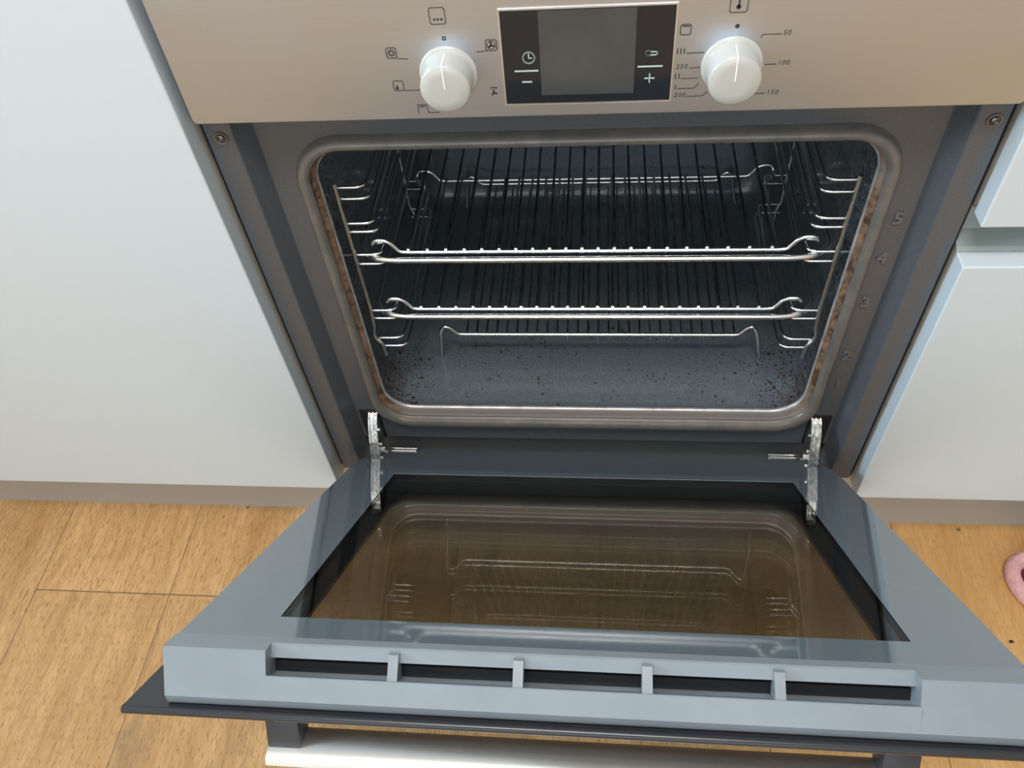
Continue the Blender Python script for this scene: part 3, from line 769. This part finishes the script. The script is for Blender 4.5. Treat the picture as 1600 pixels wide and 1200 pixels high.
# ---------------------------------------------------------------- wire shelves
def wire_rack(z, name):
    r = empty(name, (0, 0.045, z))
    L_ = lambda pts: [(x, y - 0.045, zz) for x, y, zz in pts]
    bm = bmesh.new()
    y0, y1 = 0.047, 0.270
    # stout front bar with ends sweeping back and round the corner
    tube(bm, L_(fillet([(-0.2235, y1 - 0.02, 0.0), (-0.2235, y0 + 0.012, 0.0015), (-0.208, y0 + 0.001, 0.0), (-0.190, y0 - 0.001, -0.001), (0.190, y0 - 0.001, -0.001), (0.208, y0 + 0.001, 0.0), (0.2235, y0 + 0.012, 0.0015), (0.2235, y1 - 0.02, 0.0)], 0.012, 6)), 0.0030, 10)
    frame = finish('rack_frame', bm, 'chrome', r, 60)
    bm = bmesh.new()
    for ya, sgn in ((y0 + 0.006, 1), (y1, -1)):
        pts = [(-0.2010, ya + sgn * 0.012, 0.006), (-0.2085, ya + sgn * 0.010, 0.0065), (-0.2095, ya + sgn * 0.001, 0.012), (-0.2060, ya, 0.0185), (-0.1920, ya, 0.0175), (-0.1830, ya, 0.0040), (-0.176, ya, 0.0032)]
        full = pts + [(-p[0], p[1], p[2]) for p in reversed(pts)]
        tube(bm, L_(fillet(full, 0.006, 5)), 0.0021 if sgn > 0 else 0.0019, 8)
    finish('stop_wire', bm, 'chrome', r, 60)
    xs = [-0.1741, -0.1553, -0.1373, -0.1193, -0.1022, -0.0855, -0.0695, -0.0533, -0.0372, -0.0217, -0.0064, 0.0088, 0.0240, 0.0395, 0.0562, 0.0732, 0.0912, 0.1097, 0.1290, 0.1485, 0.1690]
    for x in xs:
        bm = bmesh.new()
        tube(bm, L_([(x, y0 + 0.0062, 0.0062), (x, y0 + 0.0105, 0.0066)]), 0.0016, 8, 1)  # short brighter tip stands for the glint at the wire's front end
        tube(bm, L_([(x, y0 + 0.0105, 0.0066), (x, y1 - 0.004, 0.0065), (x, y1 + 0.002, 0.0055)]), 0.00125, 6)
        finish('cross_wire', bm, ['shaded_chrome', 'chrome'], r, 60)
    return r
rk = wire_rack(0.2975, 'wire_rack'); tag(rk, 'chrome wire oven rack in the upper runners, the higher of the two shelves', 'oven rack', 'wire shelves in the oven')
rk = wire_rack(0.2195, 'wire_rack'); tag(rk, 'chrome wire oven rack in the lower runners, just above the small legged grid', 'oven rack', 'wire shelves in the oven')
# low legged grid standing on the oven floor
tv = empty('roasting_trivet', (0.008, 0.26, 0.078))
def TL(pts): return [(x - 0.008, y - 0.26, z - 0.078) for x, y, z in pts]
for ya in (0.114, 0.402):
    bm = bmesh.new(); q = 1 if ya < 0.2 else -1
    tube(bm, TL(fillet([(-0.1805, ya - 0.000 * q, 0.0795), (-0.1755, ya, 0.1240), (-0.1715, ya, 0.1320), (-0.1640, ya, 0.1300), (-0.1560, ya, 0.1185), (0.1700, ya, 0.1185), (0.1770, ya, 0.1290), (0.1840, ya, 0.1330), (0.1885, ya, 0.1260), (0.1990, ya, 0.0795)], 0.006, 5)), 0.0022, 8)
    finish('leg_frame', bm, 'chrome', tv, 60)
k = 0; x = -0.146
while x < 0.168:
    bm = bmesh.new(); tube(bm, TL([(x, 0.110, 0.1155), (x, 0.406, 0.1155)]), 0.0011, 6); finish('cross_wire', bm, 'shaded_chrome', tv, 60); x += 0.0120
tag(tv, 'small low wire grid standing on bent legs on the oven floor below both shelves', 'roasting trivet')

# ---------------------------------------------------------------- towel and crumbs
def towel():
    r = empty('towel', (0.575, -0.072, FZ))
    bm = bmesh.new(); n = 64
    rings = []
    for i in range(n):
        a = 2 * PI * i / n
        ca, sa = math.cos(a), math.sin(a)
        dx, dy = ca, sa
        wob = 1 + 0.03 * math.sin(3 * a + 1)
        cx, cy = 0.072 * ca * wob, 0.042 * sa * wob
        R_ = []
        # ribbed band: rounded lip, leaning inwards
        for (o_, h) in ((0.004, 0.001), (0.0060, 0.006), (0.0045, 0.012), (0.001, 0.0165), (-0.0015, 0.0170), (-0.0030, 0.0150), (-0.0040, 0.0155), (-0.0065, 0.0140), (-0.0078, 0.0120), (-0.0090, 0.0125), (-0.0110, 0.0090), (-0.0130, 0.0060), (-0.0140, 0.0010)):
            R_.append(bm.verts.new((cx + dx * o_, cy + dy * o_, h * (1.0 + 0.18 * math.sin(2 * a + 0.6)))))
        rings.append(R_)
    for i in range(n):
        A, B = rings[i], rings[(i + 1) % n]
        for k in range(len(A) - 1): bm.faces.new((A[k], A[k + 1], B[k + 1], B[k]))
        bm.faces.new((A[-1], A[0], B[0], B[-1]))
    rz = math.radians(-32)
    bmesh.ops.rotate(bm, verts=bm.verts[:], cent=(0, 0, 0), matrix=Matrix.Rotation(rz, 3, 'Z'))
    finish('folded_edge', bm, 'pink', r, 80)['label'] = 'pale pink ribbed folded edge'
    bm = bmesh.new()
    rr_ = []
    for j, q in enumerate((1.0, 0.92, 0.6, 0.3)):
        rr_.append([bm.verts.new((0.0605 * q * math.cos(2 * PI * i / 32), 0.030 * q * math.sin(2 * PI * i / 32), (0.001, 0.006, 0.009, 0.010)[j] + 0.001 * math.sin(i * 1.3))) for i in range(32)])
    for A, B in zip(rr_[:-1], rr_[1:]):
        for i in range(32): bm.faces.new((A[i], A[(i + 1) % 32], B[(i + 1) % 32], B[i]))
    bm.faces.new(rr_[-1]); bm.faces.new(rr_[0])
    bmesh.ops.rotate(bm, verts=bm.verts[:], cent=(0, 0, 0), matrix=Matrix.Rotation(rz, 3, 'Z'))
    finish('inner_cloth', bm, 'maroon', r, 80)['label'] = 'dark maroon cloth inside the fold'
    bm = bmesh.new(); box(bm, -0.030, 0.10, 0.016, 0.075, 0.001, 0.016, 0.006, seg=3)
    finish('outer_cloth', bm, 'maroon', r, 80)
    tag(r, 'pink and maroon towelling cloth lying on the wood floor right of the oven door', 'towel')
    return r
towel()
def crumb(x, y, sz, label):
    bm = bmesh.new(); bmesh.ops.create_icosphere(bm, subdivisions=2, radius=sz)
    for v in bm.verts:
        v.co *= 1 + random.uniform(-0.25, 0.25); v.co.z *= 0.5; v.co.x *= 1.3
    zmin = min(v.co.z for v in bm.verts)
    o = finish('crumb', bm, 'crumb', None, 60); o.location = (x, y, FZ - zmin)
    tag(o, label, 'crumb')
crumb(0.4918, -0.1284, 0.0021, 'black crumb on the wood floor between the door edge and the pink cloth')
